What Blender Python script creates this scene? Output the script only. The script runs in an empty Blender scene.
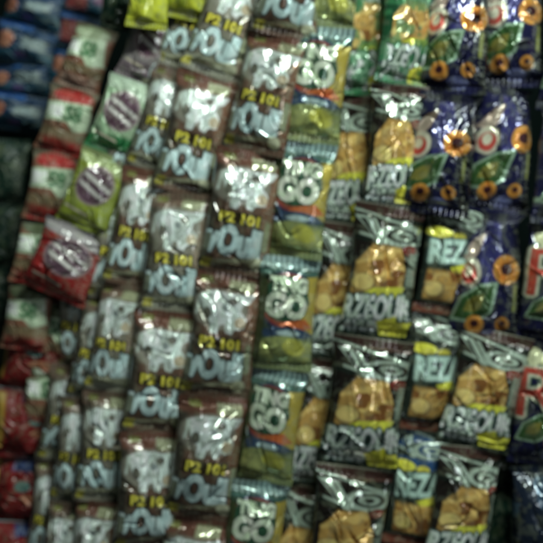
import bpy, math, random
import numpy as np

# ------------------------------------------------------------ camera, world, lamps
scene = bpy.context.scene
D = 1.10                      # camera distance from the plane of the front strips (m)
S = 0.0012                    # metres per photograph pixel on that plane
cam_d = bpy.data.cameras.new("camera")
cam = bpy.data.objects.new("camera", cam_d)
scene.collection.objects.link(cam)
cam.location = (0, -D, 0)
cam.rotation_euler = (math.radians(90), 0, 0)
cam_d.sensor_width = 36
cam_d.lens = 36 * D / (543 * S)
cam_d.clip_end = 20
cam_d.dof.use_dof = True       # the phone missed focus: it focused well in front of the packets
cam_d.dof.focus_distance = 0.90
cam_d.dof.aperture_fstop = 2.45
scene.camera = cam

world = bpy.data.worlds.new("World")
scene.world = world
world.use_nodes = True
bg = world.node_tree.nodes["Background"]
bg.inputs[0].default_value = (0.72, 0.88, 0.82, 1)
bg.inputs[1].default_value = 0.03

def area(name, loc, target, sx, sy, power, col):
    l = bpy.data.lights.new(name, 'AREA')
    l.shape = 'RECTANGLE'; l.size = sx; l.size_y = sy
    l.energy = power; l.color = col
    o = bpy.data.objects.new(name, l)
    scene.collection.objects.link(o)
    o.location = loc
    from mathutils import Vector
    o.rotation_euler = (Vector(target) - Vector(loc)).to_track_quat('-Z', 'Y').to_euler()
    return o
area("ceiling_tube_light", (0.36, -0.85, 0.98), (0.08, 0, 0.0), 0.50, 0.05, 20, (0.87, 1.0, 0.90))
area("front_right_light", (0.9, -1.9, 0.2), (0, 0, 0), 0.25, 0.4, 4.6, (0.88, 0.98, 1.0))  # weak unseen lamp from the front right

scene.view_settings.view_transform = 'Standard'
scene.view_settings.look = 'None'
scene.view_settings.exposure = -0.12
scene.view_settings.gamma = 1

# ------------------------------------------------------------ helpers
C = bpy.context.scene.collection
W2 = 271.5
GAIN = 1.35                    # photographed print colour -> film albedo

def lin(c):
    c = np.array(c, float) / 255
    return np.where(c <= .04045, c / 12.92, ((c + .055) / 1.055) ** 2.4)

def P(px, py, y):
    """photograph pixel -> world x, z on the plane at depth y"""
    k = (D + y) / D * S
    return (px - W2) * k, (W2 - py) * k

def tag(o, label=None, cat=None, group=None, kind=None):
    if label: o["label"] = label
    if cat: o["category"] = cat
    if group: o["group"] = group
    if kind: o["kind"] = kind

def film(name, rough, metal, bump, coat=0.6):
    m = bpy.data.materials.new(name); m.use_nodes = True
    nt = m.node_tree; b = nt.nodes["Principled BSDF"]
    a = nt.nodes.new("ShaderNodeVertexColor"); a.layer_name = "print"
    tc = nt.nodes.new("ShaderNodeTexCoord")
    n = nt.nodes.new("ShaderNodeTexNoise"); n.inputs["Scale"].default_value = 55; n.inputs["Detail"].default_value = 4
    n.inputs["Distortion"].default_value = 1.2
    v = nt.nodes.new("ShaderNodeTexVoronoi"); v.inputs["Scale"].default_value = 70; v.feature = 'F1'
    mx = nt.nodes.new("ShaderNodeMath"); mx.operation = 'ADD'
    bp = nt.nodes.new("ShaderNodeBump"); bp.inputs["Strength"].default_value = bump; bp.inputs["Distance"].default_value = 0.003
    # rubbed / dusty patches change the gloss only
    n2 = nt.nodes.new("ShaderNodeTexNoise"); n2.inputs["Scale"].default_value = 24
    mr = nt.nodes.new("ShaderNodeMapRange")
    mr.inputs["From Min"].default_value = .3; mr.inputs["From Max"].default_value = .7
    mr.inputs["To Min"].default_value = rough * .7; mr.inputs["To Max"].default_value = rough * 1.6
    L = nt.links.new
    L(tc.outputs["Object"], n.inputs["Vector"]); L(tc.outputs["Object"], v.inputs["Vector"]); L(tc.outputs["Object"], n2.inputs["Vector"])
    L(n.outputs[0], mx.inputs[0]); L(v.outputs["Distance"], mx.inputs[1])
    L(mx.outputs[0], bp.inputs["Height"]); L(bp.outputs[0], b.inputs["Normal"])
    L(n2.outputs[0], mr.inputs["Value"]); L(mr.outputs[0], b.inputs["Roughness"])
    L(a.outputs[0], b.inputs["Base Color"])
    b.inputs["Metallic"].default_value = metal
    b.inputs["Coat Weight"].default_value = coat
    b.inputs["Coat Roughness"].default_value = 0.09
    return m
M_FILM = film("printed_plastic_film", 0.20, 0.10, 0.16)
M_FOIL = film("printed_metal_foil", 0.17, 0.30, 0.18)
M_DULL = film("printed_dull_film", 0.44, 0.0, 0.15, 0.10)

# ------------------------------------------------------------ print designs
NU, NV = 76, 124               # mesh samples of a packet front
SS = 2
_u, _v = np.meshgrid((np.arange(NU * SS) + .5) / (NU * SS), (np.arange(NV * SS) + .5) / (NV * SS))
U, V = _u, _v                  # u left to right, v top to bottom

_txt = {}
def glyphs(s, u0, u1, v0, v1, bold=0.02, shear=0., arc=0.):
    """coverage mask of a word fitted in a box"""
    key = (s, u0, u1, v0, v1, bold, shear, arc)
    if key in _txt: return _txt[key]
    cu = bpy.data.curves.new("t", 'FONT'); cu.body = s; cu.offset = bold; cu.resolution_u = 3
    o = bpy.data.objects.new("t", cu); C.objects.link(o)
    dg = bpy.context.evaluated_depsgraph_get()
    me = o.evaluated_get(dg).to_mesh(); me.calc_loop_triangles()
    co = np.array([v.co[:2] for v in me.vertices]); tr = np.array([t.vertices[:] for t in me.loop_triangles])
    bpy.data.objects.remove(o); bpy.data.curves.remove(cu)
    mn, mx_ = co.min(0), co.max(0)
    x = (U - u0) / (u1 - u0)
    y = (V - v0) / (v1 - v0)
    y = y + shear * (x - .5) + arc * (x - .5) ** 2
    X = mn[0] + x * (mx_[0] - mn[0]); Y = mx_[1] - y * (mx_[1] - mn[1])
    m = np.zeros(U.shape, bool)
    for a, b, c in co[tr]:
        lo = np.minimum(np.minimum(a, b), c); hi = np.maximum(np.maximum(a, b), c)
        sel = (X >= lo[0]) & (X <= hi[0]) & (Y >= lo[1]) & (Y <= hi[1])
        if not sel.any(): continue
        xs, ys = X[sel], Y[sel]
        d1 = (b[0]-a[0])*(ys-a[1])-(b[1]-a[1])*(xs-a[0])
        d2 = (c[0]-b[0])*(ys-b[1])-(c[1]-b[1])*(xs-b[0])
        d3 = (a[0]-c[0])*(ys-c[1])-(a[1]-c[1])*(xs-c[0])
        ins = ((d1 >= 0) & (d2 >= 0) & (d3 >= 0)) | ((d1 <= 0) & (d2 <= 0) & (d3 <= 0))
        m[sel] |= ins
    _txt[key] = m.astype(float)
    return _txt[key]

def grow(m, n=2):
    r = m.copy()
    for _ in range(n):
        q = r.copy()
        q[1:] = np.maximum(q[1:], r[:-1]); q[:-1] = np.maximum(q[:-1], r[1:])
        q[:, 1:] = np.maximum(q[:, 1:], r[:, :-1]); q[:, :-1] = np.maximum(q[:, :-1], r[:, 1:])
        r = q
    return r

def ell(cu, cv, ru, rv, rot=0.):
    c, s = math.cos(rot), math.sin(rot)
    a = (U - cu) * c + (V - cv) * s * 2; b = -(U - cu) * s / 2 + (V - cv) * c
    return np.clip((1 - np.sqrt((a / ru) ** 2 + (b / rv) ** 2)) * 8 + .5, 0, 1)
def box(u0, u1, v0, v1, e=.012, sh=0.):
    vv = V + sh * (U - .5)
    return np.clip((U - u0) / e, 0, 1) * np.clip((u1 - U) / e, 0, 1) * np.clip((vv - v0) / e, 0, 1) * np.clip((v1 - vv) / e, 0, 1)
def poly(pts):
    m = np.zeros(U.shape, bool); n = len(pts)
    for i in range(n):
        (x0, y0), (x1, y1) = pts[i], pts[(i + 1) % n]
        if y0 == y1: continue
        c = ((y0 > V) != (y1 > V)) & (U < (x1 - x0) * (V - y0) / (y1 - y0) + x0)
        m ^= c
    return m.astype(float)
def ring(cu, cv, r, rv, th):
    return np.clip(ell(cu, cv, r, rv) - ell(cu, cv, r * (1 - th), rv * (1 - th)), 0, 1)
def noise(seed, fu, fv, octv=3):
    rg = np.random.RandomState(seed); out = np.zeros(U.shape); a = 1.
    for _ in range(octv):
        g = rg.rand(int(fv) + 3, int(fu) + 3)
        x = U * fu; y = V * fv; i = x.astype(int); j = y.astype(int); fx = x - i; fy = y - j
        fx = fx * fx * (3 - 2 * fx); fy = fy * fy * (3 - 2 * fy)
        out += a * ((g[j, i] * (1 - fx) + g[j, i + 1] * fx) * (1 - fy) + (g[j + 1, i] * (1 - fx) + g[j + 1, i + 1] * fx) * fy)
        fu *= 2; fv *= 2; a *= .5
    return out / (2 - 2 ** (1 - octv)) if octv > 1 else out

class Art:
    def __init__(s, base): s.c = np.ones(U.shape + (3,)) * lin(base)
    def put(s, m, col):
        m = m[..., None]; s.c = s.c * (1 - m) + lin(col) * m; return s
    def mod(s, k): s.c = s.c * k[..., None]; return s
    def done(s):
        fine = (np.sin(V * NV * 1.6) > .2) * (noise(int(s.c.sum()) % 887, 30, 60, 1) > .5) * (box(.78, .97, .3, .9) + box(.2, .7, .945, .985))
        s.c = s.c * (1 - .4 * fine[..., None]) + lin((170, 172, 160)) * .4 * fine[..., None]      # small print
        w = (noise(int(s.c.sum()) % 997, 13, 21, 2) > .6)[..., None] * .22      # faded small print and scuffs
        s.c = s.c * (1 - w) + lin((120, 122, 104)) * w
        g = s.c @ np.array([.25, .65, .1])
        s.c = s.c * .90 + g[..., None] * .10                       # cheap dull inks
        c = np.clip(s.c * GAIN * np.array([.97, 1.03, .95]), .004, .8)
        return c.reshape(NV, SS, NU, SS, 3).mean((1, 3))

def a_brown(seed=0, pale=False):
    a = Art((112, 104, 96) if pale else (92, 68, 58))  # pale copies are whitened, painting mottled glare into the print
    a.put(box(-1, .16, -1, 2, .08), (58, 52, 46)); a.put(box(.74, 2, .15, .95, .06), (124, 104, 92) if pale else (116, 80, 64))  # left side darkened as painted shade; right side redder print
    a.put(box(-1, 2, -1, .16, .03), (104, 82, 72) if pale else (98, 62, 52))
    a.put(box(.52, .88, .05, .15), (140, 138, 112)); a.put(box(.12, .3, .04, .1), (110, 108, 60))
    # white cow
    if pale: a.put(ell(.45, .3, .4, .16), (150, 154, 150)); a.put(box(.05, .9, .86, .97, .04), (150, 148, 134))
    cow = poly([(.14, .2), (.3, .165), (.62, .175), (.9, .165), (.84, .22), (.74, .245), (.72, .3), (.82, .36), (.8, .43), (.66, .44),
                (.62, .48), (.54, .47), (.52, .4), (.42, .42), (.4, .485), (.3, .48), (.3, .4), (.2, .36), (.16, .28)])
    a.put(ell(.42, .3, .42, .16), (124, 116, 110)); a.put(grow(cow, 2), (198, 206, 208)); a.put(cow * (noise(seed + 6, 14, 26, 2) > .62) * .7, (140, 142, 140)); a.put(ell(.74, .39, .09, .045), (176, 156, 136)); a.put(ell(.5, .28, .05, .03), (120, 125, 130))
    a.put(ell(.34, .26, .07, .03), (200, 208, 212)); a.put(ell(.24, .34, .06, .05), (84, 78, 74)); a.put(ell(.6, .23, .07, .03), (92, 86, 82)); a.put(poly([(.1, .2), (.16, .2), (.1, .36), (.06, .36)]), (180, 186, 184))
    a.put(box(.12, .8, .51, .62), (44, 34, 20))
    a.put(grow(glyphs("P2 101", .17, .77, .523, .608,   .045, -.1), 0), (200, 182, 44))
    t = glyphs("vOull", .03, .84, .625, .865, .045, -.12)
    a.put(grow(t, 5), (58, 64, 68)); a.put(grow(t, 1), (186, 208, 220))
    a.put(box(.1, .8, .88, .925, .01, .1), (150, 146, 124)); a.put(ell(.82, .9, .1, .048), (186, 182, 158))
    a.put(box(.86, .96, .55, .8), (130, 132, 106)); a.put(box(.02, .12, .7, .85), (108, 112, 100))
    a.put(box(.05, .2, .9, .97), (150, 138, 40))
    a.mod(.82 + .36 * noise(seed + 3, 6, 9))
    return a.done()

def a_go(seed=0):
    a = Art((58, 74, 62))
    st = (np.sin(U * 2 * math.pi * 11) > -.1) * box(-1, 2, -1, .12)
    a.put(box(-1, 2, -1, .12), (92, 112, 118)); a.put(st, (146, 168, 172))
    a.put(box(-1, 2, .12, .17), (70, 100, 96))  # teal highlight under the crimp, painted into the print
    a.put(ell(.46, .4, .5, .27), (34, 52, 80)); a.put(ell(.46, .39, .46, .235), (146, 60, 50)); a.put(ell(.44, .375, .42, .205), (40, 74, 56))
    a.put(poly([(.74, .18), (1.1, .15), (1.1, .68), (.3, .64), (.72, .54), (.86, .4)]), (176, 152, 56))
    a.put(poly([(.35, .6), (.8, .54), (.95, .62), (.5, .68)]), (186, 92, 44))
    for s, b in (("TING", (.14, .78, .19, .315)), ("GO", (.1, .8, .325, .545))):
        t = glyphs(s, *b, .05, -.08)
        a.put(grow(t, 4), (36, 56, 44)); a.put(grow(t, 1), (196, 208, 186))
    a.put(ell(.5, .68, .42, .06), (52, 70, 100)); a.put(ell(.54, .675, .2, .025), (170, 188, 196))
    n = noise(seed + 9, 7, 14)
    a.put(box(-1, 2, .73, 2, .05, .08), (118, 128, 88)); a.put(ell(.5, .82, .46, .12), (136, 142, 84))
    a.put(box(-1, 2, .74, .98, .03) * (n > .55), (158, 160, 96)); a.put(ell(.66, .8, .2, .07, .3), (180, 174, 66))
    a.put(box(-1, .12, .2, 1), (60, 66, 40)); a.mod(.85 + .3 * noise(seed + 1, 5, 9))
    return a.done()

def chips(a, u0, u1, v0, v1, seed):
    m = box(u0, u1, v0, v1, .03); n = noise(seed, 5, 10)
    a.put(m, (176, 132, 64))
    w = np.sin((V * 46 + U * 9 + n * 9)) > .55
    a.put(m * w, (206, 166, 92)); a.put(m * (n < .4), (124, 76, 34))
    a.put(ell(u0 + .18, v1 - .1, .17, .075), (122, 92, 50)); a.put(ell(u0 + .17, v1 - .105, .145, .062), (214, 178, 104))

def head(a, v0, v1, dark, pale=(148, 160, 152)):
    vm = (v0 + v1) / 2; sh = -.12
    a.put(box(-1, 2, v0, v1, .015, sh), dark)
    h = v1 - v0
    a.put(box(-1, 2, v0, v0 + h * .14, .01, sh), pale); a.put(box(.1, 2, v1 - h * .16, v1, .01, sh), pale)
    for q, th in ((1, .3), (.48, .55)):
        a.put(ring(.72, vm + .03, .34 * q, h * .36 * q, th), pale)
    a.put(poly([(.02, v0 + .0), (.2, v0 + .01), (.46, v1 + .01), (.36, v1 + .0)]), pale)
    a.put(poly([(.1, v0 + .03), (.16, v0 + .03), (.34, v1 - .03), (.31, v1 - .03)]), dark)
    a.put(poly([(.24, v0 + .02), (.3, v0 + .02), (.5, v1 - .01), (.46, v1 - .01)]), pale)

def a_chip(seed=0, blue=False, green=False):
    dark = (34, 60, 100) if blue else ((24, 70, 44) if green else (30, 24, 22))
    a = Art((40, 96, 64) if green else (26, 32, 28))
    a.put(box(-1, 2, -1, .1), (52, 60, 62) if blue else ((60, 110, 80) if green else (66, 42, 38)))
    a.put(box(-1, 2, -1, .02), (130, 126, 116))
    head(a, .1, .3, dark)
    chips(a, .06, .84, .3, .7, seed + 5); a.put(poly([(.0, .28), (.3, .31), (.1, .45), (.08, .7), (.0, .7)]), dark); a.put(poly([(.7, .31), (.86, .29), (.86, .72), (.78, .7), (.84, .5)]), dark)
    a.put(ell(.85, .33, .12, .04), (120, 44, 36)); a.put(box(.85, 1, .34, .6), (126, 136, 126))
    a.put(poly([(.12, .72), (.4, .63), (.86, .6), (.8, .68), (.4, .74)]), (216, 206, 30))
    for s, b in (("RZEOUR", (.03, .98, .68, .87)), ("AVUB", (.08, .55, .88, .95))):
        t = glyphs(s, *b, .03, .25); t = t * (noise(seed + 8, 22, 32, 1) > .18)
        a.put(grow(t, 5), (58, 78, 78)); a.put(grow(t, 1), (200, 212, 206))
    a.put(poly([(.52, .88), (.78, .82), (.8, .87), (1, .86), (.94, .96), (.6, .97)]), (214, 200, 30))
    if green: a.put((noise(seed + 21, 5, 9) > .52) * .75, (52, 120, 78))  # green patches paint greenish foil highlights into the colour
    a.mod(.85 + .3 * noise(seed + 2, 6, 9))
    return a.done()

def a_chip_low(seed=0, blue=False):
    dark = (34, 60, 100) if blue else (30, 26, 26)
    a = Art((34, 40, 36))
    head(a, .03, .23, dark)
    if blue: a.put(box(-1, 2, .23, .34), (34, 64, 108))
    a.put(ell(.25, .31, .22, .045), (214, 200, 30)); a.put(ell(.6, .33, .12, .04), (190, 176, 48))
    t = glyphs("REZA", .12, .96, .36, .56, .03, .2); t = t * (noise(seed + 8, 22, 32, 1) > .18)
    a.put(grow(t, 5), (56, 74, 74)); a.put(grow(t, 1), (170, 194, 190))
    a.put(poly([(.5, .6), (.9, .52), (.92, .58), (.6, .65)]), (214, 200, 30))
    chips(a, .12, .9, .62, .9, seed + 4); a.put(box(-1, 2, .92, 2), (104, 54, 42))
    a.mod(.85 + .3 * noise(seed + 2, 6, 9))
    return a.done()

def leaf(a, cu, cv, s, rim=(136, 160, 140)):
    p = lambda k: poly([(cu - .2 * s * k, cv + .09 * s * k), (cu - .13 * s * k, cv - .03 * s * k), (cu + .05 * s * k, cv - .1 * s * k),
                        (cu + .24 * s * k, cv - .12 * s * k), (cu + .19 * s * k, cv + .04 * s * k), (cu + .04 * s * k, cv + .1 * s * k)])
    a.put(p(1.18), rim); a.put(p(1), (48, 78, 40)); a.put(p(.5), (116, 108, 46))
def orange(a, cu, cv, r):
    a.put(ell(cu, cv, r, r * .52), (190, 118, 36)); a.put(ell(cu, cv - .006, r * .45, r * .22), (60, 26, 34))
    a.put(ring(cu, cv, r, r * .52, .2), (204, 138, 44))
def a_purple(seed=0, letters=True):
    a = Art((27, 27, 62)); a.put(ell(.5, .3, .16, .3), (50, 48, 104))  # lighter upright ellipse paints a purple highlight on the dark base
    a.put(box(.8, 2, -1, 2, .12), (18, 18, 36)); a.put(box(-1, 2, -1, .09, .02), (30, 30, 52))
    if letters:
        for s, b in (("Ri", (.04, .84, .2, .6)),):
            t = glyphs(s, *b, .0, .2, .3)
            a.put(grow(t, 9), (48, 76, 60)); a.put(grow(t, 6), (188, 184, 168)); a.put(t, (176, 60, 48))
        a.put(np.clip(sum(ell(x, y, .09, .045) for x, y in ((.14, .12), (.26, .1), (.22, .155), (.36, .14))), 0, 1), (196, 192, 158))
        orange(a, .84, .2, .13); leaf(a, .3, .7, 1.); orange(a, .62, .8, .14)
    else:
        a.put(poly([(.05, .36), (.2, .22), (.4, .16), (.3, .32), (.2, .4)]), (160, 136, 128))
        a.put(ell(.2, .47, .16, .11), (190, 180, 166)); a.put(ell(.19, .48, .11, .075), (178, 62, 56)); a.put(ell(.18, .46, .06, .045), (196, 186, 170))
        orange(a, .74, .43, .2); leaf(a, .28, .7, 1.25); orange(a, .34, .85, .13); orange(a, .74, .83, .1)
    a.put(box(.86, .93, .52, .74, .02), (150, 152, 78)); a.put(ell(.6, .92, .14, .04), (110, 112, 168))
    a.mod(.8 + .4 * noise(seed + 2, 5, 8))
    return a.done()

def a_cream(seed=0, cap=(150, 26, 24), low=(140, 28, 26)):
    a = Art((112, 70, 54))
    a.put(box(-1, 2, -1, .2, .08), (96, 84, 70)); a.put(ell(.5, .14, .42, .12), cap); a.put(poly([(0, .28), (.9, .2), (1, .58), (.7, .66), (.5, .54), (0, .56)]), (160, 172, 150))
    a.put(box(.05, .38, .3, .5), (206, 212, 204)); a.put(grow(glyphs("S8", .42, .78, .28, .52, .03), 1), (58, 100, 66))
    a.put(box(-1, 2, .62, .8, .05), (104, 84, 62)); a.put(box(.1, .95, .8, 1.1, .05), low)
    a.mod(.8 + .4 * noise(seed, 7, 9)); return a.done()

def a_disc(seed=0, base=(140, 30, 30), low=(132, 22, 24), top=(150, 140, 148)):
    a = Art(base); a.put(box(-1, 2, -1, .24, .04, -.1), top); a.put(box(-1, 2, .74, 2, .05, .1), low)
    a.put(ell(.52, .44, .38, .26), (140, 116, 126)); a.put(ell(.52, .44, .34, .23), (84, 58, 74))
    for k, v in enumerate((.34, .47)):
        a.put(box(.2, .86, v, v + .085, .03, -.24) * ell(.52, .44, .33, .22), (186, 176, 180))
    a.put(box(.1, .6, .8, .84, .01, -.1), (176, 160, 148))
    a.mod(.8 + .4 * noise(seed, 6, 9)); return a.done()

def a_blue(seed=0, alt=False):
    a = Art((20, 48, 82)); a.put(box(-1, 2, .62, 2, .1), (18, 62, 86)); a.put(box(-1, .6, -1, .2, .06), (40, 84, 150))
    if alt:
        a.put(box(.05, .55, .2, .9, .08), (120, 44, 46)); a.put(box(.6, .95, .3, .7, .08), (100, 56, 96))
    else:
        a.put(ell(.16, .5, .15, .22), (170, 104, 84)); a.put(box(.42, .9, .32, .68, .08), (118, 130, 138)); a.put(box(.35, .6, .7, .9, .06), (80, 60, 110))
    a.mod(.8 + .4 * noise(seed, 5, 5)); return a.done()

def a_red(seed=0):
    a = Art((108, 16, 18)); a.put(box(-1, .13, .05, .9, .05), (168, 128, 36)); a.put(box(.34, 2, .02, .22, .05), (48, 60, 104))
    a.put(ell(.6, .42, .13, .09), (70, 96, 96)); a.put(ell(.72, .62, .2, .07), (150, 90, 66)); a.put(box(-1, 2, -1, .03), (110, 130, 140))
    a.mod(.75 + .5 * noise(seed, 6, 8)); return a.done()
def a_plain(base, spot, seed=0):
    a = Art(base); a.put((noise(seed + 4, 5, 7) > .58).astype(float) * .7, spot); a.put(box(-1, 2, .9, 2, .02), tuple(int(x * .8) for x in base))
    a.mod(.8 + .4 * noise(seed, 5, 7)); return a.done()

_art = {}
def art(kind, var):
    k = (kind, var)
    if k not in _art:
        s = var * 37 + 11
        _art[k] = {
            'brown': lambda: a_brown(s), 'go': lambda: a_go(s), 'chip': lambda: a_chip(s), 'chipblue': lambda: a_chip(s, True), 'chipgreen': lambda: a_chip(s, False, True), 'brownpale': lambda: a_brown(s, True),
            'low': lambda: a_chip_low(s), 'lowblue': lambda: a_chip_low(s, True),
            'purple': lambda: a_purple(s, False), 'purpleR': lambda: a_purple(s, True), 'cream': lambda: a_cream(s), 'cream_pale': lambda: a_cream(s, (136, 144, 120), (150, 118, 108)), 'cream_dim': lambda: a_cream(s, (72, 78, 56), (124, 30, 26)),
            'disc_red': lambda: a_disc(s), 'disc_yellow': lambda: a_disc(s, (140, 148, 44), (130, 138, 34), (150, 158, 110)),
            'disc_green': lambda: a_disc(s, (132, 156, 128), (24, 92, 50), (160, 172, 158)),
            'disc_white': lambda: a_disc(s, (130, 118, 124), (110, 92, 104), (140, 140, 138)),
            'blue': lambda: a_blue(s), 'blue_red': lambda: a_blue(s, True), 'red': lambda: a_red(s),
            'yellow': lambda: a_plain((186, 186, 10), (130, 146, 14), s), 'green': lambda: a_plain((16, 40, 32), (50, 64, 42), s),
            'dark': lambda: a_plain((26, 34, 52), (60, 84, 110), s),
        }[kind]()
    return _art[k]

# ------------------------------------------------------------ the packet
def vnoise(rg, x, y, n):
    g = rg.rand(n + 3, n + 3); x = np.clip(x, 0, 1) * n; y = np.clip(y, 0, 1) * n
    i = x.astype(int); j = y.astype(int); fx = x - i; fy = y - j
    fx = fx * fx * (3 - 2 * fx); fy = fy * fy * (3 - 2 * fy)
    return (g[j, i] * (1 - fx) + g[j, i + 1] * fx) * (1 - fy) + (g[j + 1, i] * (1 - fx) + g[j + 1, i + 1] * fx) * fy - .5

def grid_mesh(name, X, Y, Z, col, mat, closed):
    """X, Y, Z: rows x cols; closed: columns wrap round"""
    r, c = X.shape
    me = bpy.data.meshes.new(name)
    co = np.stack([X, Y, Z], -1).reshape(-1, 3)
    ci = np.arange(c if closed else c - 1); ri = np.arange(r - 1)
    R_, C_ = np.meshgrid(ri, ci, indexing='ij'); C2 = (C_ + 1) % c
    f = np.stack([R_ * c + C_, (R_ + 1) * c + C_, (R_ + 1) * c + C2, R_ * c + C2], -1).reshape(-1, 4)
    me.vertices.add(len(co)); me.vertices.foreach_set("co", co.ravel())
    me.loops.add(f.size); me.loops.foreach_set("vertex_index", f.ravel().astype(np.int32))
    me.polygons.add(len(f)); me.polygons.foreach_set("loop_start", np.arange(0, f.size, 4, dtype=np.int32))
    me.update(calc_edges=True)
    me.polygons.foreach_set("use_smooth", np.ones(len(f), bool))
    a = me.color_attributes.new("print", 'FLOAT_COLOR', 'POINT')
    rgba = np.ones((len(co), 4)); rgba[:, :3] = col.reshape(-1, 3)
    a.data.foreach_set("color", rgba.ravel().astype(np.float32))
    me.materials.append(mat)
    return me

SEAL = .065                    # share of the length taken by each crimped end
def packet(name, kind, label, cat, group, top, bot, w, y, yaw, seed, mat, plump=1., neck=0., ztwist=0.):
    rg = np.random.RandomState(seed)
    x0, z0 = P(*top, y); x1, z1 = P(*bot, y)
    L = math.hypot(x0 - x1, z0 - z1); Wd = w * .96 * S * (D + y) / D
    root = bpy.data.objects.new(name, None); C.objects.link(root)
    root.empty_display_size = .01
    root.location = (x1, y, z1)
    root.rotation_euler = (0, math.atan2(x0 - x1, z0 - z1), 0)
    root.rotation_mode = 'XYZ'
    tag(root, label, cat, group)
    cols = art(kind, rg.randint(3))
    sh = rg.randint(-3, 4)
    cols = np.roll(cols, sh, 1)
    if sh > 0: cols[:, :sh] = cols[:, sh:sh + 1]
    if sh < 0: cols[:, sh:] = cols[:, sh - 1:sh]
    cols = cols * (.9 + .2 * rg.rand())
    i0 = int(NV * SEAL); i1 = NV - i0
    vv = (np.arange(i0, i1 + 1)) / NV; vv[0] = SEAL; vv[-1] = 1 - SEAL
    t = (vv - SEAL) / (1 - 2 * SEAL)
    uu = (np.arange(NU) + .5) / NU * 2 - 1; uu[0] = -1; uu[-1] = 1
    UU, TT = np.meshgrid(uu, t)
    VV = np.repeat(vv[:, None], NU, 1)
    # outline: bellied bag drawn in where it is full, optional twisted neck
    half = Wd / 2 * (1 - .09 * np.clip(np.sin(math.pi * t), 0, 1) ** .6 + .03 * vnoise(rg, t, t * 0, 4)) * (1 - neck * np.exp(-(t / .22) ** 2))
    ca, sa = math.cos(yaw), math.sin(yaw)
    ends = np.minimum(TT, 1 - TT)
    full = np.clip(np.sin(math.pi * np.clip(TT, 0, 1)), 0, 1) ** .42
    T = .24 * Wd * plump
    prof = np.clip(1 - np.abs(UU) ** 2.6, 0, 1) ** .62
    d = T * full * prof * (1 + .35 * vnoise(rg, (UU + 1) / 2, TT, 3))
    # fan pleats running in from the crimps
    edge = prof ** .5
    for side in (0, 1):
        e = TT if side == 0 else 1 - TT
        for _ in range(7):
            f = rg.uniform(2, 6); ph = rg.uniform(0, 6.28); ln = rg.uniform(.06, .2)
            d += edge * T * .10 * np.sin(f * UU * (1 + e) + ph) * np.exp(-e / ln) * np.clip(e * 25, 0, 1)
    # sharp folds and dents
    for _ in range(22):
        pu, pv = rg.uniform(-.9, .9), rg.uniform(.03, .97); an = rg.uniform(0, math.pi) if rg.rand() < .5 else rg.normal(math.pi / 2, .5)
        ln = rg.uniform(.15, .55); wd = rg.uniform(.03, .10); am = rg.uniform(-.34, .2) * T
        a_ = (UU - pu) * math.cos(an) + (TT - pv) * 2 * math.sin(an); b_ = -(UU - pu) * math.sin(an) + (TT - pv) * 2 * math.cos(an)
        b_ = b_ + .15 * np.sin(a_ * 5 + pu * 9)
        d += edge * am * np.clip(1 - np.abs(b_) / wd, 0, 1) ** 1.3 * np.exp(-(a_ / ln) ** 2)
    d += edge * T * .16 * vnoise(rg, (UU + 1) / 2, TT, 7) + edge * T * .035 * vnoise(rg, (UU + 1) / 2, TT, 17)
    Xf = UU * half[:, None]; Yf = -d
    Zf = L * (1 - VV)
    # back sheet: 9 columns right to left
    ub = np.linspace(1, -1, 11)[1:-1]
    Ub, Tb = np.meshgrid(ub, t)
    Xb = Ub * half[:, None]; Yb = T * .6 * np.clip(np.sin(math.pi * Tb), 0, 1) ** .5 * np.clip(1 - Ub ** 2, 0, 1) ** .6 + .0004; Zb = np.repeat(L * (1 - vv)[:, None], len(ub), 1)
    base = cols.mean((0, 1))
    ridx = np.clip((vv * NV).astype(int), 0, NV - 1)
    cf = cols[ridx]; cb = np.ones((len(t), len(ub), 3)) * base
    X = np.concatenate([Xf, Xb], 1); Y = np.concatenate([Yf, Yb], 1); Z = np.concatenate([Zf, Zb], 1); K = np.concatenate([cf, cb], 1)
    def turn(X, Y, Z):
        a = yaw + ztwist * (Z / L - .5)
        return X * np.cos(a) - Y * np.sin(a), X * np.sin(a) + Y * np.cos(a), Z
    o = bpy.data.objects.new("pouch", grid_mesh("pouch", *turn(X, Y, Z), K, mat, True)); C.objects.link(o); o.parent = root
    # crimped ends: ribbed strips with a pinked edge
    for side in (0, 1):
        n = 9; s = np.linspace(0, 1, n)                # 0 at the pouch, 1 at the free edge
        hw = half[0] if side == 0 else half[-1]
        us = np.linspace(-1, 1, NU)
        Us, Ss = np.meshgrid(us, s)
        v_e = SEAL * (1 - Ss) if side == 0 else 1 - SEAL * (1 - Ss)
        zig = .0012 * np.abs(((Us * 14) % 1) - .5) * 2 * Ss
        Zs = L * (1 - v_e) + (zig - .0006 * Ss if side == 0 else -zig)
        wave = .05 * Wd * Ss * np.sin(Us * rg.uniform(1.5, 3) + rg.uniform(0, 6)) * .5
        rib = .0005 * np.sin(Us * math.pi * 13) * np.clip(Ss * 4, 0, 1)
        off = -.0012 if side == 0 else .0008
        Ys = -(wave * (1 if side == 0 else .3) + rib) + off * Ss - .0002
        Xs = Us * (hw + (Wd / 2 - hw) * Ss * .7)
        vi = np.clip((v_e * NV).astype(int), 0, NV - 1); ui = np.arange(NU)[None, :].repeat(n, 0)
        Ks = cols[vi, ui]
        th = .0003
        X2 = np.concatenate([Xs, Xs[:, ::-1]], 1); Y2 = np.concatenate([Ys - th, Ys[:, ::-1] + th], 1)
        Z2 = np.concatenate([Zs, Zs[:, ::-1]], 1); K2 = np.concatenate([Ks, Ks[:, ::-1] * 0 + base], 1)
        if side == 0: X2, Y2, Z2, K2 = X2[::-1], Y2[::-1], Z2[::-1], K2[::-1]
        q = bpy.data.objects.new("crimped_seal", grid_mesh("crimped_seal", *turn(X2, Y2, Z2), K2, mat, True)); C.objects.link(q); q.parent = root
    return root

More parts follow.
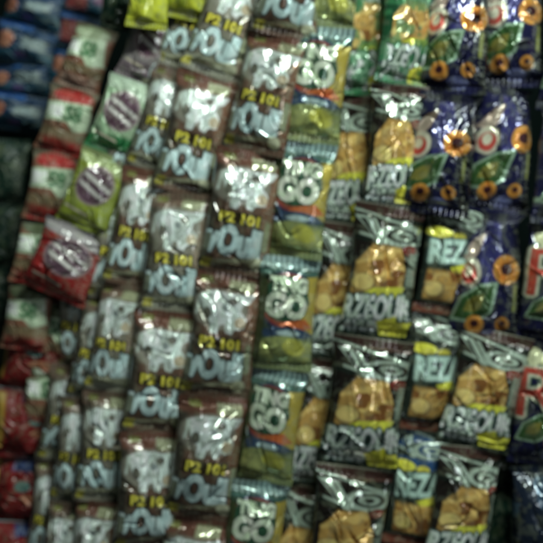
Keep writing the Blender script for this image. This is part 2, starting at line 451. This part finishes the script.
# ------------------------------------------------------------ strips of packets
ORD = ["top", "second", "third", "fourth", "fifth", "sixth", "seventh"]
_seed = [100]
def strip(name, kinds, desc, cat, group, where, pts, vref, w, y, mat=M_FILM, yaw=0., plump=1., neck=0., labels=None, jit=.26):
    """pts: where the mark at height vref of each packet sits in the photograph, top to bottom"""
    n = len(pts)
    lerp = lambda a, b, k: (a[0] + (b[0] - a[0]) * k, a[1] + (b[1] - a[1]) * k)
    J = [lerp(pts[0], pts[1], -vref)] + [lerp(pts[i], pts[i + 1], 1 - vref) for i in range(n - 1)] + [lerp(pts[-2], pts[-1], 2 - vref)]
    jr = random.Random(int(pts[0][0] * 7 + pts[0][1])); J = [(a + jr.uniform(-3, 3), b + jr.uniform(-3, 3)) for a, b in J]
    vis = [i for i in range(n) if J[i + 1][1] > 3 and J[i][1] < 540]
    for q, i in enumerate(vis):
        _seed[0] += 1
        rg = random.Random(_seed[0])
        kd = kinds if isinstance(kinds, str) else kinds[i]
        if labels and labels[i]: lb = labels[i]
        else:
            o = ORD[q] if q == 0 else ("lowest" if q == len(vis) - 1 else ORD[q] + " from top")
            lb = f"{desc}, {o} in {where}"
        ww = w if not isinstance(w, (list, tuple)) else w[i]
        # neighbours in the chain lap slightly: joints sit a hair in front of / behind each other
        packet(name, kd, lb, cat, group, J[i], J[i + 1], ww * rg.uniform(.95, 1.05), y + rg.uniform(-.004, .004), yaw + rg.uniform(-jit, jit), _seed[0], mat, plump, neck, rg.uniform(-.4, .4))

# near-black sheet painting the darkness behind the strips
def add_backdrop():
    nx = 40; xs = np.linspace(-.9, .9, nx); zs = np.linspace(.8, -.8, 30)
    X, Z = np.meshgrid(xs, zs); rg = np.random.RandomState(4)
    Y = .42 + .02 * np.sin(X * 14 + Z * 2)
    me = bpy.data.meshes.new("dark_backdrop"); o = None
    m = bpy.data.materials.new("dark_backdrop"); m.use_nodes = True; b = m.node_tree.nodes["Principled BSDF"]
    nz = m.node_tree.nodes.new("ShaderNodeTexNoise"); nz.inputs["Scale"].default_value = 9
    cr = m.node_tree.nodes.new("ShaderNodeValToRGB"); cr.color_ramp.elements[0].color = (.002, .004, .004, 1); cr.color_ramp.elements[1].color = (.006, .010, .009, 1)
    m.node_tree.links.new(nz.outputs[0], cr.inputs[0]); m.node_tree.links.new(cr.outputs[0], b.inputs["Base Color"]); b.inputs["Roughness"].default_value = 1; b.inputs["Specular IOR Level"].default_value = 0
    me = grid_mesh("backdrop_sheet", X, Y, Z, np.zeros(X.shape + (3,)), m, False)
    o = bpy.data.objects.new("backdrop_sheet", me); C.objects.link(o); tag(o, "near-black backdrop painting the darkness behind the strips of packets", kind="structure")
add_backdrop()

BR = "brown packet with white cow"
G_BR = "brown milk snack packets hanging in strips"
def br(where, pts, w, y, kind='brown', **k): strip("snack_packet", kind, BR, "packet", G_BR, where, pts, .565, w, y, **k)
br("strip touching the green strip", [(312, -112), (292, -10), (262, 96), (237, 220), (222, 343), (206, 465), (190, 588)], 73, 0.0, mat=M_FOIL)
br("second strip left of the green", [(262, -78), (225, 25), (187, 142), (172, 260), (160, 380), (147, 495), (136, 612)], 69, .012, ['brown', 'brownpale', 'brown', 'brownpale', 'brown', 'brown', 'brown'])
br("third strip left of the green", [(230, -65), (193, 24), (158, 122), (132, 237), (118, 345), (106, 452), (96, 560)], 56, .03, ['brown', 'brownpale', 'brownpale', 'brown', 'brownpale', 'brownpale', 'brown'])
br("fourth strip left of the green", [(176, -50), (150, 47), (127, 150), (112, 253), (97, 357), (76, 457), (62, 560)], 52, .05, 'brownpale')
br("leftmost short strip beside red packets", [(78, 325), (66, 418), (52, 519), (40, 620)], 48, .075, 'brownpale')

GO = "green packet with striped crimp"
G_GO = "green packets with a striped crimp"
strip("snack_packet", 'go', GO, "packet", G_GO, "the sharp front strip", [(338, -38), (317, 70), (298, 186), (290, 304), (270, 414), (255, 522)], .40, 66, .004, mat=M_FOIL, yaw=-.05)
strip("snack_packet", 'go', GO, "packet", G_GO, "half hidden rear strip", [(266, 245), (258, 352), (242, 460), (228, 570)], .40, 54, .06, yaw=.1)

CH = "large black chip packet"
G_CH = "black and blue chip packets"
strip("snack_packet", ['chipgreen', 'chipgreen', 'chip', 'chip', 'chip', 'chip'], CH, "packet", G_CH, "the main black strip", [(424, -95), (404, 20), (394, 143), (385, 265), (369, 400), (350, 530)], .47, [66, 66, 64, 82, 84, 84], -.004, mat=M_FOIL, yaw=.08)
strip("snack_packet", ['chipgreen', 'chip', 'chip', 'chip', 'chip'], CH, "packet", G_CH, "the strip half hidden between it and the TING GO strip", [(370, 28), (352, 157), (340, 288), (322, 418), (302, 545)], .47, 62, .035, yaw=-.12,
      labels=["narrow shiny green chip packet at the top edge, right beside the green strip", "narrow black chip packet touching the right side of the second green packet", "narrow black chip packet with yellow corner, right of the third green packet",
              "narrow black chip packet right of the fourth green packet", "narrow black chip packet cut by the bottom edge beside the green strip"])
strip("snack_packet", ['low', 'low', 'lowblue', 'lowblue'], "dark chip packet with pale letters above its chips", "packet", G_CH, "the short strip below the purple packets", [(450, 252), (436, 370), (418, 486), (402, 600)], .46, 64, .022, yaw=-.1,
      labels=["black chip packet squeezed under the left purple packet, letters above its chips", "black chip packet with yellow lemon slices above its letters and reddish chips below", "blue chip packet with pale letters near the bottom edge", "blue chip packet cut off by the bottom edge"])
strip("snack_packet", ['chip', 'chip', 'chipblue'], CH, "packet", G_CH, "the rightmost black strip", [(486, 386), (464, 504), (445, 622)], .47, 74, .0, yaw=.06)

PU = "purple packet with orange rings, a green leaf and a red swirl"
G_PU = "purple ring snack packets"
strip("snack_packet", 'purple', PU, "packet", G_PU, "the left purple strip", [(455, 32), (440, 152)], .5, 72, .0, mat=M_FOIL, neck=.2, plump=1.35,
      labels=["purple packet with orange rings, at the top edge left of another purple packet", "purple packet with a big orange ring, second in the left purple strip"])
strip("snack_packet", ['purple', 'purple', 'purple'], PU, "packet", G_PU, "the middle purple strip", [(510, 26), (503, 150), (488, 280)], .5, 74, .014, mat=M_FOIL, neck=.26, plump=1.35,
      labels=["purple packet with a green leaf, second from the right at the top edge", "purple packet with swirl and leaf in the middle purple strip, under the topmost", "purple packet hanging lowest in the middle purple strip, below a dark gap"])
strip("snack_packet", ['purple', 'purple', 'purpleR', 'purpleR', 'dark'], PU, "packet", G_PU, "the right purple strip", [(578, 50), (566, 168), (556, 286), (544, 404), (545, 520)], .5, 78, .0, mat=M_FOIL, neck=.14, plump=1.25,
      labels=["purple packet cut by the right edge, topmost there", "purple packet cut by the right edge with an orange ring, above the big red R", "purple packet at the right edge with a big upright red R", "purple packet with red and cream Ri letters and cream puffs, lower right", "dark blue packet in the bottom right corner"])

CR = "cream and red packet"
G_CR = "cream and red packets on the left"
strip("snack_packet", ["cream_pale", "cream", "cream", "cream_dim", "cream_dim"], CR, "packet", G_CR, "the long cream strip at left", [(90, 50), (70, 112), (50, 180), (38, 246), (28, 312)], .4, 52, .07, mat=M_DULL)
strip("snack_packet", 'cream_dim', CR, "packet", G_CR, "the short cream strip", [(72, 266), (56, 326), (48, 390)], .4, 46, .085, mat=M_DULL)
strip("snack_packet", ['disc_white', 'disc_green', 'disc_yellow', 'disc_red'], "", "packet", "packets with a striped purple disc", "", [(152, 40), (126, 112), (96, 186), (68, 258)], .46, [46, 54, 58, 74], .035, jit=.1,
      labels=["greyish white packet with a dim purple disc, near the yellow packets", "white packet with a green base and a striped purple disc", "yellow green packet with a striped purple disc", "red packet with a large striped disc and a pale line"])
BL = "blue packet with orange spot"
strip("snack_packet", 'blue', BL, "packet", "blue packets in the upper left corner", "the leftmost blue strip", [(38, -22), (33, 12), (27, 46), (22, 80), (17, 113)], .5, 66, .17, mat=M_DULL)
strip("snack_packet", ['blue_red', 'blue_red', 'blue'], "blue packet with a dull red panel", "packet", "blue packets in the upper left corner", "the second blue strip from the left edge", [(86, 0), (79, 34), (72, 68)], .5, 50, .19, mat=M_DULL,
      labels=["dark blue packet with a red panel at the top edge", "blue packet with a dull red panel and a purplish patch", "blue packet with a bright blue crimp beside the topmost cream packet"])
strip("snack_packet", 'red', "red packet with yellow edge", "packet", "red packets in the lower left corner", "the lower left corner", [(38, 357), (30, 422), (24, 487), (18, 552)], .5, 72, .10, mat=M_DULL)
strip("snack_packet", 'red', "red packet", "packet", "red packets in the lower left corner", "", [(72, 402), (66, 466), (60, 530)], .5, 54, .14, mat=M_DULL,
      labels=["deep red packet behind the leftmost cow packets, below the cream packets", "deep red packet with dark blue band, behind the cow packets near the lower left", "deep red packet at the bottom edge, behind the cow packets"])
strip("snack_packet", 'green', "dark green packet", "packet", "dark green packets at the left edge", "the strip at the left edge", [(6, 172), (4, 236), (2, 300), (0, 362)], .5, 50, .15, mat=M_DULL)
for k, (t, b, w, lb) in enumerate([((156, -58), (146, 28), 44, "bright yellow packet hanging at the top edge, leftmost of the bright ones"), ((196, -70), (180, 18), 56, "bright yellow packet at the top edge beside the brown strips"),
                               ((122, -62), (116, 30), 34, "dull olive green packet at the top edge left of the yellow ones")]):
    packet("snack_packet", 'yellow' if k < 2 else 'green', lb, "packet", "yellow packets at the top edge", t, b, w, (.0, .01, .08)[k], .1, 900 + k, M_FILM, 1.3)
packet("snack_packet", 'green', "dull green packet at the bottom edge, left of the dark blue packet", "packet", "dull green packets in the shade", (508, 440), (500, 565), 52, .06, -.1, 951, M_FILM)
